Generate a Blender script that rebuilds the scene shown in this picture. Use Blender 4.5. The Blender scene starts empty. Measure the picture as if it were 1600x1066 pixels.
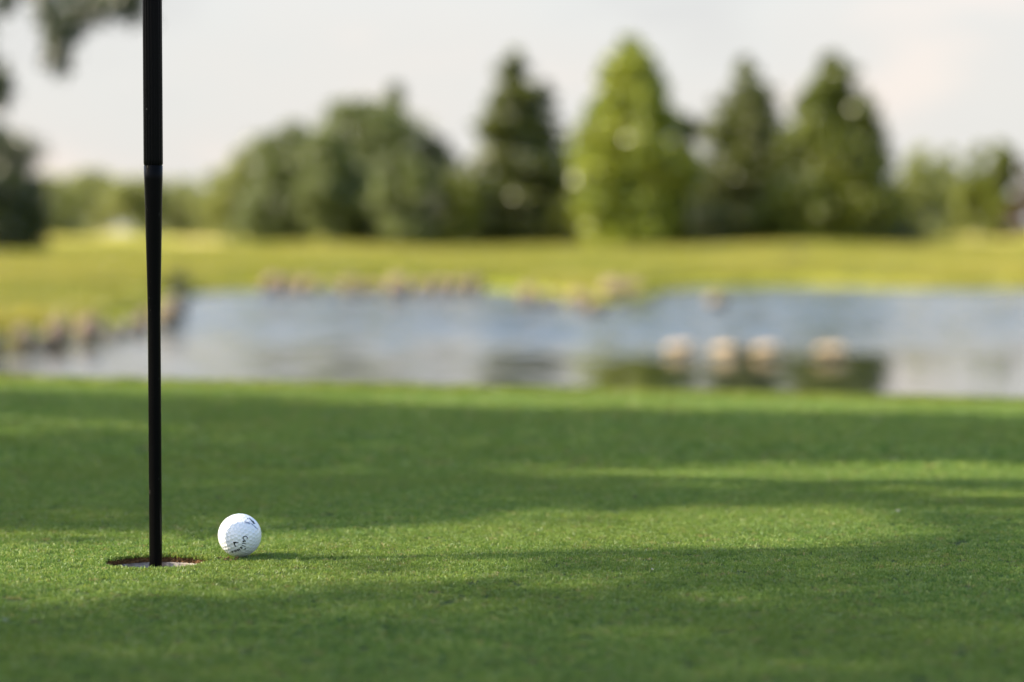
import bpy, bmesh, math
import numpy as np
from mathutils import Vector, Matrix

rng = np.random.default_rng(11)
scene = bpy.context.scene
COL = scene.collection
R = math.radians

# ------------------------------------------------------------------ camera
F_PX = 85.0 / 36.0 * 1600.0            # focal length in photo pixels
HORIZON = 375.0                        # photo row of the horizon
CAM_H = 0.3130
PITCH = math.atan((533.0 - HORIZON) / F_PX)
cam_data = bpy.data.cameras.new("camera")
cam = bpy.data.objects.new("camera", cam_data)
COL.objects.link(cam)
cam.location = (0, 0, CAM_H)
cam.rotation_euler = (math.pi / 2 - PITCH, 0, 0)
cam_data.lens = 85.0
cam_data.sensor_width = 36.0
cam_data.clip_start = 0.05
cam_data.clip_end = 6000
cam_data.dof.use_dof = True
cam_data.dof.focus_distance = 2.345
cam_data.dof.aperture_fstop = 3.25
cam_data.dof.aperture_blades = 0
scene.camera = cam

# ------------------------------------------------------------------ sun and sky
SUN_EL, SUN_BACK = R(39), R(-8)        # from the left, a little on the camera's side
SUN = Vector((-math.cos(SUN_EL) * math.cos(SUN_BACK), math.cos(SUN_EL) * math.sin(SUN_BACK), math.sin(SUN_EL)))
sun_data = bpy.data.lights.new("sun", 'SUN')
sun_data.energy = 4.0
sun_data.angle = R(0.53)
sun_data.color = (1.0, 0.87, 0.64)
sun_obj = bpy.data.objects.new("sun", sun_data)
sun_obj.rotation_euler = SUN.to_track_quat('Z', 'Y').to_euler()
sun_obj.location = SUN * 30
COL.objects.link(sun_obj)

world = bpy.data.worlds.new("World")
scene.world = world
world.use_nodes = True
wt = world.node_tree
wt.nodes.clear()


def N(t, kind, **kw):
    n = t.nodes.new(kind)
    for k, v in kw.items():
        if k.startswith('i_'):
            n.inputs[k[2:].replace('_', ' ')].default_value = v
        elif k.startswith('n_'):
            n.inputs[int(k[2:])].default_value = v
        else:
            setattr(n, k, v)
    return n


def mixcol(t, fac, a, b, blend='MIX'):
    m = t.nodes.new('ShaderNodeMix')
    m.data_type = 'RGBA'
    m.blend_type = blend
    for sock, v in ((m.inputs[0], fac), (m.inputs[6], a), (m.inputs[7], b)):
        if hasattr(v, 'node'):
            t.links.new(v, sock)
        elif isinstance(v, (int, float)):
            sock.default_value = v
        else:
            sock.default_value = (*v, 1.0) if len(v) == 3 else v
    return m.outputs[2]


def ramp(t, src, stops):
    r = t.nodes.new('ShaderNodeValToRGB')
    el = r.color_ramp.elements
    while len(el) < len(stops):
        el.new(0.5)
    for e, (p, c) in zip(el, stops):
        e.position = p
        e.color = (*c, 1.0) if len(c) == 3 else c
    t.links.new(src, r.inputs[0])
    return r.outputs[0]


def maprange(t, src, a, b, c, d, smooth=True):
    m = t.nodes.new('ShaderNodeMapRange')
    if smooth:
        m.interpolation_type = 'SMOOTHSTEP'
    t.links.new(src, m.inputs[0])
    for i, v in enumerate((a, b, c, d)):
        m.inputs[i + 1].default_value = v
    return m.outputs[0]


sky = N(wt, 'ShaderNodeTexSky', sky_type='NISHITA')
sky.sun_disc = False
sky.sun_elevation = SUN_EL
sky.sun_rotation = math.atan2(SUN.x, SUN.y)
sky.dust_density = 2.2
sky.air_density = 1.0
tc = N(wt, 'ShaderNodeTexCoord')
sep = N(wt, 'ShaderNodeSeparateXYZ')
wt.links.new(tc.outputs['Generated'], sep.inputs[0])
mp = N(wt, 'ShaderNodeMapping')
mp.inputs['Scale'].default_value = (6, 6, 16)
mp.inputs['Location'].default_value = (3.7, 0.0, 0.8)
wt.links.new(tc.outputs['Generated'], mp.inputs[0])
cn = N(wt, 'ShaderNodeTexNoise', i_Scale=1.0, i_Detail=4.0, i_Roughness=0.5)
wt.links.new(mp.outputs[0], cn.inputs[0])
cloud = ramp(wt, cn.outputs['Fac'], [(0.32, (1.66, 1.62, 1.60)), (0.46, (1.91, 1.88, 1.82)), (0.56, (1.96, 1.89, 1.81)), (0.66, (2.22, 2.00, 1.85))])
hz = maprange(wt, sep.outputs['Z'], 0.07, 0.36, 0.95, 0.05)
skyc = mixcol(wt, hz, sky.outputs[0], cloud)
bg = N(wt, 'ShaderNodeBackground', i_Strength=0.15)
wt.links.new(skyc, bg.inputs[0])
wo = N(wt, 'ShaderNodeOutputWorld')
wt.links.new(bg.outputs[0], wo.inputs[0])

scene.view_settings.view_transform = 'Standard'
scene.view_settings.look = 'None'
scene.view_settings.gamma = 1.0
scene.view_settings.use_curve_mapping = False
scene.view_settings.exposure = 1.5
scene.render.engine = 'CYCLES'
scene.cycles.use_denoising = True
scene.cycles.max_bounces = 6
scene.cycles.diffuse_bounces = 3
scene.cycles.glossy_bounces = 3
scene.cycles.transparent_max_bounces = 6
scene.cycles.diffuse_bounces = 3
scene.cycles.glossy_bounces = 3
scene.cycles.sample_clamp_indirect = 6.0


# ------------------------------------------------------------------ helpers
def ray(px, py):
    """World direction through a photo pixel, scaled so that y = 1."""
    x = (px - 800) / F_PX
    v = -(py - 533) / F_PX
    c, s = math.cos(PITCH), math.sin(PITCH)
    d = Vector((x, c + v * s, -s + v * c))
    return d / d.y


def at(px, py, Y):
    return Vector((0, 0, CAM_H)) + ray(px, py) * Y


def mesh_from(name, V, faces, smooth=True):
    V = np.asarray(V, dtype=np.float32)
    me = bpy.data.meshes.new(name)
    if isinstance(faces, np.ndarray):
        k = faces.shape[1]
        n = faces.shape[0]
        me.vertices.add(len(V))
        me.vertices.foreach_set('co', V.ravel())
        me.loops.add(n * k)
        me.loops.foreach_set('vertex_index', faces.astype(np.int32).ravel())
        me.polygons.add(n)
        me.polygons.foreach_set('loop_start', np.arange(0, n * k, k, dtype=np.int32))
        me.update(calc_edges=True)
    else:
        me.from_pydata([tuple(v) for v in V], [], faces)
        me.update()
    if smooth:
        me.polygons.foreach_set('use_smooth', np.ones(len(me.polygons), dtype=bool))
    return me


def link(name, me, mat=None, parent=None):
    o = bpy.data.objects.new(name, me)
    COL.objects.link(o)
    if mat is not None and me is not None:
        me.materials.clear()
        me.materials.append(mat)
    if parent is not None:
        o.parent = parent
    return o


def tag(o, label=None, cat=None, group=None, kind=None):
    if label:
        o['label'] = label
    if cat:
        o['category'] = cat
    if group:
        o['group'] = group
    if kind:
        o['kind'] = kind
    return o


def empty(name, loc):
    o = bpy.data.objects.new(name, None)
    o.empty_display_size = 0.2
    o.location = loc
    COL.objects.link(o)
    return o


def smooth(a, b, x):
    t = np.clip((x - a) / (b - a), 0, 1)
    return t * t * (3 - 2 * t)


def mat(name):
    m = bpy.data.materials.new(name)
    m.use_nodes = True
    t = m.node_tree
    t.nodes.clear()
    out = t.nodes.new('ShaderNodeOutputMaterial')
    return m, t, out


def principled(t, out, **kw):
    p = t.nodes.new('ShaderNodeBsdfPrincipled')
    for k, v in kw.items():
        p.inputs[k.replace('_', ' ')].default_value = v
    t.links.new(p.outputs[0], out.inputs[0])
    return p


def foliage_mat(name, c1, c2, c3, trans=0.35, gloss=0.25, rough=0.5, inst=False, patch=None):
    """Leaf or blade material: colour varies piece by piece; light passes through it."""
    m, t, out = mat(name)
    if inst:
        oi = N(t, 'ShaderNodeObjectInfo').outputs['Random']
        bl = N(t, 'ShaderNodeAttribute', attribute_name='rnd').outputs['Fac']
        mxv = N(t, 'ShaderNodeMix', data_type='FLOAT', n_0=0.62)
        t.links.new(oi, mxv.inputs[2])
        t.links.new(bl, mxv.inputs[3])
        src = mxv.outputs[0]
    else:
        src = N(t, 'ShaderNodeAttribute', attribute_name='rnd').outputs['Fac']
    col = ramp(t, src, [(0.0, c1), (0.55, c2), (1.0, c3)])
    if patch is not None:
        geo = N(t, 'ShaderNodeNewGeometry')
        nz = N(t, 'ShaderNodeTexNoise', i_Scale=patch[0], i_Detail=3.0)
        t.links.new(geo.outputs['Position'], nz.inputs[0])
        f = maprange(t, nz.outputs['Fac'], 0.35, 0.65, 0.0, patch[2])
        col = mixcol(t, f, col, patch[1])
    d = N(t, 'ShaderNodeBsdfDiffuse')
    tr = N(t, 'ShaderNodeBsdfTranslucent')
    t.links.new(col, d.inputs[0])
    warm = mixcol(t, 1.0, col, (1.25, 1.1, 0.6), 'MULTIPLY')
    t.links.new(warm, tr.inputs[0])
    mx = N(t, 'ShaderNodeMixShader', n_0=trans)
    t.links.new(d.outputs[0], mx.inputs[1])
    t.links.new(tr.outputs[0], mx.inputs[2])
    g = N(t, 'ShaderNodeBsdfGlossy', i_Roughness=rough)
    fr = N(t, 'ShaderNodeFresnel', i_IOR=1.35)
    fm = N(t, 'ShaderNodeMath', operation='MULTIPLY', n_1=gloss)
    t.links.new(fr.outputs[0], fm.inputs[0])
    m2 = N(t, 'ShaderNodeMixShader')
    t.links.new(fm.outputs[0], m2.inputs[0])
    t.links.new(mx.outputs[0], m2.inputs[1])
    t.links.new(g.outputs[0], m2.inputs[2])
    t.links.new(m2.outputs[0], out.inputs[0])
    return m


# ------------------------------------------------------------------ terrain heights
ZW = -1.0                               # pond level
SHORE = np.array([
    (-6.9, 27.4), (-6.25, 29.3), (-6.0, 31.6), (-5.75, 33.9), (-5.6, 36.5), (-5.35, 39.2), (-5.6, 41.5), (-6.6, 46),
    (-7.35, 52), (-7.5, 58), (-7.0, 61.5), (-5.6, 62.5), (-3.2, 62.6), (-1.0, 63), (-0.1, 59), (0.5, 52.5), (1.3, 48.6),
    (2.4, 49.5), (3.2, 54), (3.9, 61), (5.2, 65), (8, 66), (10.6, 62.6), (13.6, 63.6), (20, 62), (29, 52), (31, 28),
    (20, 16), (6, 13.6), (-8, 13.8), (-15, 17), (-15, 22), (-10, 25.5)])


def pond_sd(x, y):
    """Signed distance to the pond outline, negative over water."""
    x = np.asarray(x, float)
    y = np.asarray(y, float)
    best = np.full(x.shape, 1e9)
    inside = np.zeros(x.shape, bool)
    n = len(SHORE)
    for i in range(n):
        ax, ay = SHORE[i]
        bx, by = SHORE[(i + 1) % n]
        ex, ey = bx - ax, by - ay
        t = np.clip(((x - ax) * ex + (y - ay) * ey) / (ex * ex + ey * ey), 0, 1)
        best = np.minimum(best, np.hypot(x - ax - t * ex, y - ay - t * ey))
        cond = (ay > y) != (by > y)
        with np.errstate(divide='ignore', invalid='ignore'):
            xi = ax + (y - ay) * ex / (ey if ey != 0 else 1e-9)
        inside ^= cond & (x < xi)
    return np.where(inside, -best, best)


def green_z(x, y):
    z = -0.04 * np.clip(y - 4.5, 0, None) ** 2
    return z - 0.022 * np.clip(x, -6, 6) * smooth(3.3, 5.3, y)


MY = [0, 24, 30, 45, 60, 80, 100, 140, 200, 260, 420, 900, 5000]
MZ = [-.78, -.78, -.74, -.62, -.58, -.44, -.33, -.06, .34, .66, 1.6, 2.6, 3]


def height(x, y):
    x = np.asarray(x, float)
    y = np.asarray(y, float)
    sd = pond_sd(x, y)
    near = np.maximum(green_z(x, y), ZW + 0.05 + 0.05 * np.clip(sd, 0, 30))
    md = np.interp(y, MY, MZ) + smooth(30, 60, y) * (0.10 * np.sin(x * 0.21 + 1.3) * np.sin(y * 0.13) + 0.07 * np.sin(x * 0.47 + y * .05)) + 0.10 * np.sin(x * .6 + 2) * smooth(40, 30, y) + 0.16 * np.exp(-((x + 10) / 4) ** 2 - ((y - 40) / 9) ** 2)
    far = ZW + (md - ZW) * (1 - np.exp(-np.clip(sd, 0, None) / 2.2)) + 0.05 * smooth(0, 0.25, sd)
    w = smooth(12, 24, y)
    z = near * (1 - w) + far * w
    return np.where(sd < 0, ZW - np.minimum(0.9, 0.03 - 0.35 * sd), z)


def hz(x, y):
    return float(height(np.array([x]), np.array([y]))[0])


HOLE = Vector((-0.3460, 2.337, 0))
HOLE_R = 0.0555
BALL_R = 0.02134
BALL = Vector((-0.2680, 2.3695, BALL_R + 0.0012))

# ------------------------------------------------------------------ materials of the setting
M = {}


def turf_mat():
    m, t, out = mat('green_soil_and_thatch')
    geo = N(t, 'ShaderNodeNewGeometry')
    n1 = N(t, 'ShaderNodeTexNoise', i_Scale=340.0, i_Detail=4.0)
    n2 = N(t, 'ShaderNodeTexNoise', i_Scale=4.0, i_Detail=3.0)
    t.links.new(geo.outputs['Position'], n1.inputs[0])
    t.links.new(geo.outputs['Position'], n2.inputs[0])
    c = ramp(t, n1.outputs['Fac'], [(0.3, (0.020, 0.034, 0.010)), (0.55, (0.040, 0.066, 0.017)), (0.75, (0.075, 0.095, 0.03))])
    c = mixcol(t, maprange(t, n2.outputs['Fac'], 0.35, 0.7, 0.0, 0.35), c, (0.085, 0.115, 0.03))
    p = principled(t, out, Roughness=0.9)
    p.inputs['Specular IOR Level'].default_value = 0.08
    t.links.new(c, p.inputs['Base Color'])
    b = N(t, 'ShaderNodeBump', i_Strength=0.7, i_Distance=0.003)
    t.links.new(n1.outputs['Fac'], b.inputs['Height'])
    t.links.new(b.outputs[0], p.inputs['Normal'])
    return m


def meadow_mat():
    m, t, out = mat('meadow_grass_ground')
    geo = N(t, 'ShaderNodeNewGeometry')
    mp = N(t, 'ShaderNodeMapping')
    mp.inputs['Scale'].default_value = (0.15, 0.07, 0.3)
    t.links.new(geo.outputs['Position'], mp.inputs[0])
    n1 = N(t, 'ShaderNodeTexNoise', i_Scale=1.0, i_Detail=5.0, i_Roughness=0.6)
    t.links.new(mp.outputs[0], n1.inputs[0])
    n2 = N(t, 'ShaderNodeTexNoise', i_Scale=7.0, i_Detail=4.0)
    t.links.new(geo.outputs['Position'], n2.inputs[0])
    c = ramp(t, n1.outputs['Fac'], [(0.36, (0.15, 0.185, 0.03)), (0.46, (0.30, 0.295, 0.065)), (0.55, (0.42, 0.365, 0.11)), (0.64, (0.46, 0.37, 0.16))])
    c = mixcol(t, 0.5, c, ramp(t, n2.outputs['Fac'], [(0.3, (0.55, 0.6, 0.5)), (0.7, (1.3, 1.25, 1.2))]), 'MULTIPLY')
    # lusher, greener grass low by the pond; bare wet earth along the waterline
    sepp = N(t, 'ShaderNodeSeparateXYZ')
    t.links.new(geo.outputs['Position'], sepp.inputs[0])
    c = mixcol(t, maprange(t, sepp.outputs['Z'], ZW + 0.22, ZW + 0.5, 0.75, 0.0), c, (0.17, 0.20, 0.022))
    c = mixcol(t, maprange(t, sepp.outputs['Y'], 14.0, 24.0, 1.0, 0.0), c, (0.13, 0.175, 0.03))
    wet = maprange(t, sepp.outputs['Z'], ZW + 0.02, ZW + 0.10, 1.0, 0.0)
    c = mixcol(t, wet, c, (0.06, 0.05, 0.033))
    d = N(t, 'ShaderNodeBsdfDiffuse')
    t.links.new(c, d.inputs[0])
    b = N(t, 'ShaderNodeBump', i_Strength=0.8, i_Distance=0.12)
    t.links.new(n2.outputs['Fac'], b.inputs['Height'])
    t.links.new(b.outputs[0], d.inputs['Normal'])
    t.links.new(d.outputs[0], out.inputs[0])
    return m


def water_mat():
    m, t, out = mat('pond_water')
    geo = N(t, 'ShaderNodeNewGeometry')
    sepp = N(t, 'ShaderNodeSeparateXYZ')
    t.links.new(geo.outputs['Position'], sepp.inputs[0])
    big = N(t, 'ShaderNodeTexNoise', i_Scale=0.14, i_Detail=3.0)
    t.links.new(geo.outputs['Position'], big.inputs[0])
    # breeze reaches the open middle; the water in the lee of the green lies calm
    ysh = N(t, 'ShaderNodeMath', operation='MULTIPLY_ADD', n_1=16.0)
    t.links.new(big.outputs['Fac'], ysh.inputs[0])
    t.links.new(sepp.outputs['Y'], ysh.inputs[2])
    amp = maprange(t, ysh.outputs[0], 36.0, 44.0, 0.04, 1.0)
    mp = N(t, 'ShaderNodeMapping')
    mp.inputs['Scale'].default_value = (5, 9, 1)
    t.links.new(geo.outputs['Position'], mp.inputs[0])
    n1 = N(t, 'ShaderNodeTexNoise', i_Scale=1.0, i_Detail=3.0)
    t.links.new(mp.outputs[0], n1.inputs[0])
    b = N(t, 'ShaderNodeBump', i_Distance=0.02)
    t.links.new(n1.outputs['Fac'], b.inputs['Height'])
    t.links.new(amp, b.inputs['Strength'])
    p = principled(t, out, Roughness=0.04, IOR=1.333)
    p.inputs['Base Color'].default_value = (0.012, 0.018, 0.014, 1)
    t.links.new(b.outputs[0], p.inputs['Normal'])
    return m


M['turf'] = turf_mat()
M['meadow'] = meadow_mat()
M['water'] = water_mat()

# ------------------------------------------------------------------ terrain sheet
ys = np.concatenate([np.linspace(-60, 2, 20), np.linspace(2.6, 12, 36), np.linspace(12.4, 72, 150), 72 * np.geomspace(1.012, 60, 70)])
us = np.concatenate([-np.geomspace(0.33, 3.0, 26)[::-1], np.linspace(-0.32, 0.32, 170), np.geomspace(0.33, 3.0, 26)])
YY, UU = np.meshgrid(ys, us, indexing='ij')
XX = UU * (np.clip(YY, 0, None) + 14)
ZZ = height(XX, YY)
on_green = (np.abs(XX) < 8.2) & (YY > -4.2) & (YY < 6.9)
ZZ = np.where(on_green, ZZ - 0.35, ZZ)
nr, nc = YY.shape
idx = np.arange(nr * nc).reshape(nr, nc)
quads = np.stack([idx[:-1, :-1], idx[:-1, 1:], idx[1:, 1:], idx[1:, :-1]], -1).reshape(-1, 4)
ter = link('meadow_ground', mesh_from('meadow_ground', np.stack([XX, YY, ZZ], -1).reshape(-1, 3), quads), M['meadow'])
tag(ter, 'yellow green meadow rising gently behind the pond', kind='structure')

# putting green, with the hole cut out of it
gx = np.unique(np.round(np.concatenate([np.linspace(-8.6, -2, 18), np.linspace(-2, HOLE.x - .2, 30), np.linspace(HOLE.x + .2, 2.2, 40), np.linspace(2.2, 8.6, 18)]), 5))
gy = np.unique(np.round(np.concatenate([np.linspace(-4.6, 1, 12), np.linspace(1, HOLE.y - .2, 14), np.linspace(HOLE.y + .2, 7.3, 74)]), 5))
verts, faces = [], []
gi = {}
for j, yv in enumerate(gy):
    for i, xv in enumerate(gx):
        gi[i, j] = len(verts)
        verts.append((xv, yv, float(green_z(np.array(xv), np.array(yv)))))
for j in range(len(gy) - 1):
    for i in range(len(gx) - 1):
        cx, cy = (gx[i] + gx[i + 1]) / 2, (gy[j] + gy[j + 1]) / 2
        if abs(cx - HOLE.x) < .2 and abs(cy - HOLE.y) < .2:
            continue
        faces.append((gi[i, j], gi[i + 1, j], gi[i + 1, j + 1], gi[i, j + 1]))
SEG = 96
rings = []
for q in range(5):
    ring = []
    for k in range(SEG):
        a = 2 * math.pi * k / SEG
        c, s = math.cos(a), math.sin(a)
        rs = 0.2 / max(abs(c), abs(s))
        wob = HOLE_R + 0.0008 * math.sin(5 * a + 1) + 0.0006 * math.sin(11 * a)
        f = (0, .06, .2, .5, 1)[q]
        rr = wob * (1 - f) + rs * f
        ring.append(len(verts))
        verts.append((HOLE.x + rr * c, HOLE.y + rr * s, -0.0012 if q == 0 else 0.0))
    rings.append(ring)
for q in range(4):
    for k in range(SEG):
        faces.append((rings[q][k], rings[q][(k + 1) % SEG], rings[q + 1][(k + 1) % SEG], rings[q + 1][k]))
green = link('putting_green', mesh_from('putting_green', verts, [f for f in faces]), M['turf'])
bm = bmesh.new()
bm.from_mesh(green.data)
bmesh.ops.recalc_face_normals(bm, faces=bm.faces)
if sum(f.normal.z for f in bm.faces) < 0:
    bmesh.ops.reverse_faces(bm, faces=bm.faces)
bm.to_mesh(green.data)
bm.free()
tag(green, 'closely mown putting green around the hole', kind='structure')

# soil wall of the hole
m, t, out = mat('cut_soil')
geo = N(t, 'ShaderNodeNewGeometry')
n1 = N(t, 'ShaderNodeTexNoise', i_Scale=420.0, i_Detail=5.0, i_Roughness=0.7)
t.links.new(geo.outputs['Position'], n1.inputs[0])
p = principled(t, out, Roughness=0.95)
t.links.new(ramp(t, n1.outputs['Fac'], [(0.3, (0.035, 0.018, 0.008)), (0.5, (0.13, 0.065, 0.024)), (0.66, (0.25, 0.13, 0.05)), (0.8, (0.34, 0.23, 0.12))]), p.inputs['Base Color'])
b = N(t, 'ShaderNodeBump', i_Strength=1.0, i_Distance=0.002)
t.links.new(n1.outputs['Fac'], b.inputs['Height'])
t.links.new(b.outputs[0], p.inputs['Normal'])
M['soil'] = m
verts, faces = [], []
SS, LV = 160, 12
for q in range(LV):
    for k in range(SS):
        a = 2 * math.pi * k / SS
        wave = 0.5 + 0.5 * math.sin(3 * a + 0.4) * math.sin(7 * a)
        lower = 0.0062 + 0.0060 * wave + 0.0012 * math.sin(23 * a) * math.sin(9 * a) + (0.0055 if math.cos(a - 0.35) > 0.55 else 0.0)
        f = q / (LV - 1)
        z = -0.0008 - lower * f
        rr = HOLE_R + 0.0006 - 0.0022 * math.sin(math.pi * f) * (0.3 + 0.7 * rng.random()) + 0.0012 * (rng.random() - .5)
        if q == 0:
            rr = HOLE_R + 0.0016
        verts.append((rr * math.cos(a), rr * math.sin(a), z + (0.0005 * (rng.random() - .5) if q else 0)))
for q in range(LV - 1):
    for k in range(SS):
        faces.append((q * SS + k, (q + 1) * SS + k, (q + 1) * SS + (k + 1) % SS, q * SS + (k + 1) % SS))
wall = link('soil_wall', mesh_from('soil_wall', verts, faces, smooth=False), M['soil'], green)
wall.location = HOLE
# crumbs of soil hanging on the rim and lying beside it
V, Fc = [], []
for k in range(220):
    if k < 190:
        a = rng.normal(0.9, 1.2)
        rr = HOLE_R + rng.uniform(-0.003, 0.0015)
        c = np.array([rr * math.cos(a), rr * math.sin(a), rng.uniform(-0.007, 0.0012)])
    else:
        c = np.array([rng.uniform(0.055, 0.078), rng.uniform(-0.006, 0.022), rng.uniform(0.001, 0.0035)])
    s = rng.uniform(0.0004, 0.0016)
    base = len(V)
    for d in ((1, 0, 0), (-1, 0, 0), (0, 1, 0), (0, -1, 0), (0, 0, 1), (0, 0, -1)):
        V.append(c + np.array(d) * s * rng.uniform(.6, 1.3))
    for f in ((0, 2, 4), (2, 1, 4), (1, 3, 4), (3, 0, 4), (2, 0, 5), (1, 2, 5), (3, 1, 5), (0, 3, 5)):
        Fc.append(tuple(base + i for i in f))
crumbs = link('soil_crumbs', mesh_from('soil_crumbs', V, Fc, smooth=False), M['soil'], green)
crumbs.location = HOLE
crumbs['kind'] = 'stuff'

# water: a sheet with real ripples where the breeze reaches it, calm in the lee of the green
wy = np.concatenate([[8.0, 11.0], np.linspace(12.6, 40, 260), np.linspace(40.12, 68, 200), [74, 82.0]])
wu = np.concatenate([[-1.6, -.9], np.linspace(-0.27, 0.27, 330), [.9, 1.6]])
WY, WU = np.meshgrid(wy, wu, indexing='ij')
WX = WU * (WY + 4)
calm = 1.5 * np.sin(WX * .35 + 1.0) + 1.2 * np.sin(WX * .13 - WY * .2)
amp = 0.06 + 0.94 * smooth(27.0, 33.0, WY + calm)
amp = np.maximum(amp, 0.36 * (1 - smooth(-0.6, 2.2, WX))) * 0.85
amp *= 0.75 + 0.35 * np.sin(WX * .5 + WY * .21) * np.sin(WY * .37 + 1.1)
WZ = np.zeros_like(WX)
for k in range(22):
    lam = rng.uniform(.42, 1.3)
    th = math.pi / 2 + rng.normal(0, .75)
    WZ += lam * 0.0062 * np.sin((WX * math.cos(th) + WY * math.sin(th)) * 2 * math.pi / lam + rng.uniform(0, 6.28))
WZ = ZW + WZ * amp * (np.abs(WU) < .28)
nr, nc = WY.shape
idx = np.arange(nr * nc).reshape(nr, nc)
quads = np.stack([idx[:-1, :-1], idx[:-1, 1:], idx[1:, 1:], idx[1:, :-1]], -1).reshape(-1, 4)
pond = link('pond_water', mesh_from('pond_water', np.stack([WX, WY, WZ], -1).reshape(-1, 3), quads), M['water'])
tag(pond, 'pale blue rippled pond', kind='structure')


# ------------------------------------------------------------------ cup
def lathe(profile, seg=48, close_bottom=False):
    V, Fs = [], []
    for r_, z in profile:
        for k in range(seg):
            a = 2 * math.pi * k / seg
            V.append((r_ * math.cos(a), r_ * math.sin(a), z))
    for q in range(len(profile) - 1):
        for k in range(seg):
            Fs.append((q * seg + k, q * seg + (k + 1) % seg, (q + 1) * seg + (k + 1) % seg, (q + 1) * seg + k))
    if close_bottom:
        Fs.append(tuple(range((len(profile) - 1) * seg, len(profile) * seg)))
    return V, Fs


m, t, out = mat('dirty_white_plastic')
geo = N(t, 'ShaderNodeNewGeometry')
n1 = N(t, 'ShaderNodeTexNoise', i_Scale=120.0, i_Detail=5.0, i_Roughness=0.65)
t.links.new(geo.outputs['Position'], n1.inputs[0])
p = principled(t, out, Roughness=0.55)
t.links.new(ramp(t, n1.outputs['Fac'], [(0.36, (0.10, 0.065, 0.04)), (0.50, (0.18, 0.155, 0.14)), (0.65, (0.31, 0.29, 0.275))]), p.inputs['Base Color'])
M['cup'] = m
cup = empty('golf_cup', (HOLE.x, HOLE.y, -0.15))
tag(cup, 'soil stained white cup sunk in the hole around the black pole', 'cup')
z0 = 0.15
V, Fs = lathe([(0.0548, z0 - 0.0068), (0.0530, z0 - 0.0068), (0.0524, z0 - 0.0078), (0.0500, 0.02), (0.0500, 0.012), (0.012, 0.008)], 64)
link('liner', mesh_from('liner', V, Fs), M['cup'], cup)
V, Fs = lathe([(0.0122, 0.0085), (0.0122, 0.034), (0.0072, 0.034), (0.0072, 0.004)], 32)
link('pole_socket', mesh_from('pole_socket', V, Fs), M['cup'], cup)

# ------------------------------------------------------------------ flag pole
m, t, out = mat('black_pole_coating')
geo = N(t, 'ShaderNodeTexCoord')
n1 = N(t, 'ShaderNodeTexNoise', i_Scale=700.0, i_Detail=2.0)
n2 = N(t, 'ShaderNodeTexNoise', i_Scale=38.0, i_Detail=2.0)
mp2 = N(t, 'ShaderNodeMapping')
mp2.inputs['Scale'].default_value = (1, 1, 0.35)
t.links.new(geo.outputs['Object'], mp2.inputs[0])
t.links.new(mp2.outputs[0], n1.inputs[0])
t.links.new(geo.outputs['Object'], n2.inputs[0])
sp = maprange(t, n1.outputs['Fac'], 0.70, 0.74, 0.0, 1.0)
sm = maprange(t, n2.outputs['Fac'], 0.55, 0.68, 0.0, 1.0)
mm = N(t, 'ShaderNodeMath', operation='MULTIPLY')
t.links.new(sp, mm.inputs[0])
t.links.new(sm, mm.inputs[1])
p = principled(t, out, Roughness=0.28)
t.links.new(mixcol(t, mm.outputs[0], (0.0028, 0.0026, 0.0028), (0.22, 0.20, 0.17)), p.inputs['Base Color'])
p.inputs['Specular IOR Level'].default_value = 0.06
M['pole'] = m
pole = empty('flag_pole', (HOLE.x, HOLE.y, -0.14))
tag(pole, 'slim black pole standing upright in the golf hole', 'flag pole')
zo = 0.14
rb, rt = 0.0062, 0.0092
V, Fs = lathe([(0.0064, 0.0), (rb, 0.01), (rb, zo + 0.245)], 40)
link('lower_rod', mesh_from('lower_rod', V, Fs), M['pole'], pole)
prof = [(rb - 0.0001, zo + 0.2420)] + [(rb + (rt - 0.0001 - rb) * f ** 1.0, zo + 0.2452 + 0.139 * f) for f in np.linspace(0, 1, 12)] + [(rt - 0.0006, zo + 0.3846)]
V, Fs = lathe(prof, 40)
link('tapered_sleeve', mesh_from('tapered_sleeve', V, Fs), M['pole'], pole)
V, Fs = [], []
seg, lev = 144, [zo + 0.3848, zo + 0.3868] + list(np.linspace(zo + 0.39, zo + 2.1, 10))
for q, z in enumerate(lev):
    for k in range(seg):
        a = 2 * math.pi * k / seg
        g = max(0, math.sin(18 * a)) ** 2
        rr = rt + 0.0001 - (0.0006 * g if q > 0 else 0.0005)
        V.append((rr * math.cos(a), rr * math.sin(a), z))
for q in range(len(lev) - 1):
    for k in range(seg):
        Fs.append((q * seg + k, q * seg + (k + 1) % seg, (q + 1) * seg + (k + 1) % seg, (q + 1) * seg + k))
Fs.append(tuple(range((len(lev) - 1) * seg, len(lev) * seg)))
link('fluted_rod', mesh_from('fluted_rod', V, Fs), M['pole'], pole)

# ------------------------------------------------------------------ golf ball
def geodesic(freq):
    phi = (1 + 5 ** .5) / 2
    P = np.array([(-1, phi, 0), (1, phi, 0), (-1, -phi, 0), (1, -phi, 0), (0, -1, phi), (0, 1, phi), (0, -1, -phi), (0, 1, -phi),
                  (phi, 0, -1), (phi, 0, 1), (-phi, 0, -1), (-phi, 0, 1)], float)
    T = [(0, 11, 5), (0, 5, 1), (0, 1, 7), (0, 7, 10), (0, 10, 11), (1, 5, 9), (5, 11, 4), (11, 10, 2), (10, 7, 6), (7, 1, 8),
         (3, 9, 4), (3, 4, 2), (3, 2, 6), (3, 6, 8), (3, 8, 9), (4, 9, 5), (2, 4, 11), (6, 2, 10), (8, 6, 7), (9, 8, 1)]
    pts = {}
    for a, b_, c in T:
        for i in range(freq + 1):
            for j in range(freq + 1 - i):
                q = (P[a] * i + P[b_] * j + P[c] * (freq - i - j)) / freq
                q /= np.linalg.norm(q)
                pts[tuple(np.round(q, 4))] = q
    return np.array(list(pts.values()))


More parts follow.
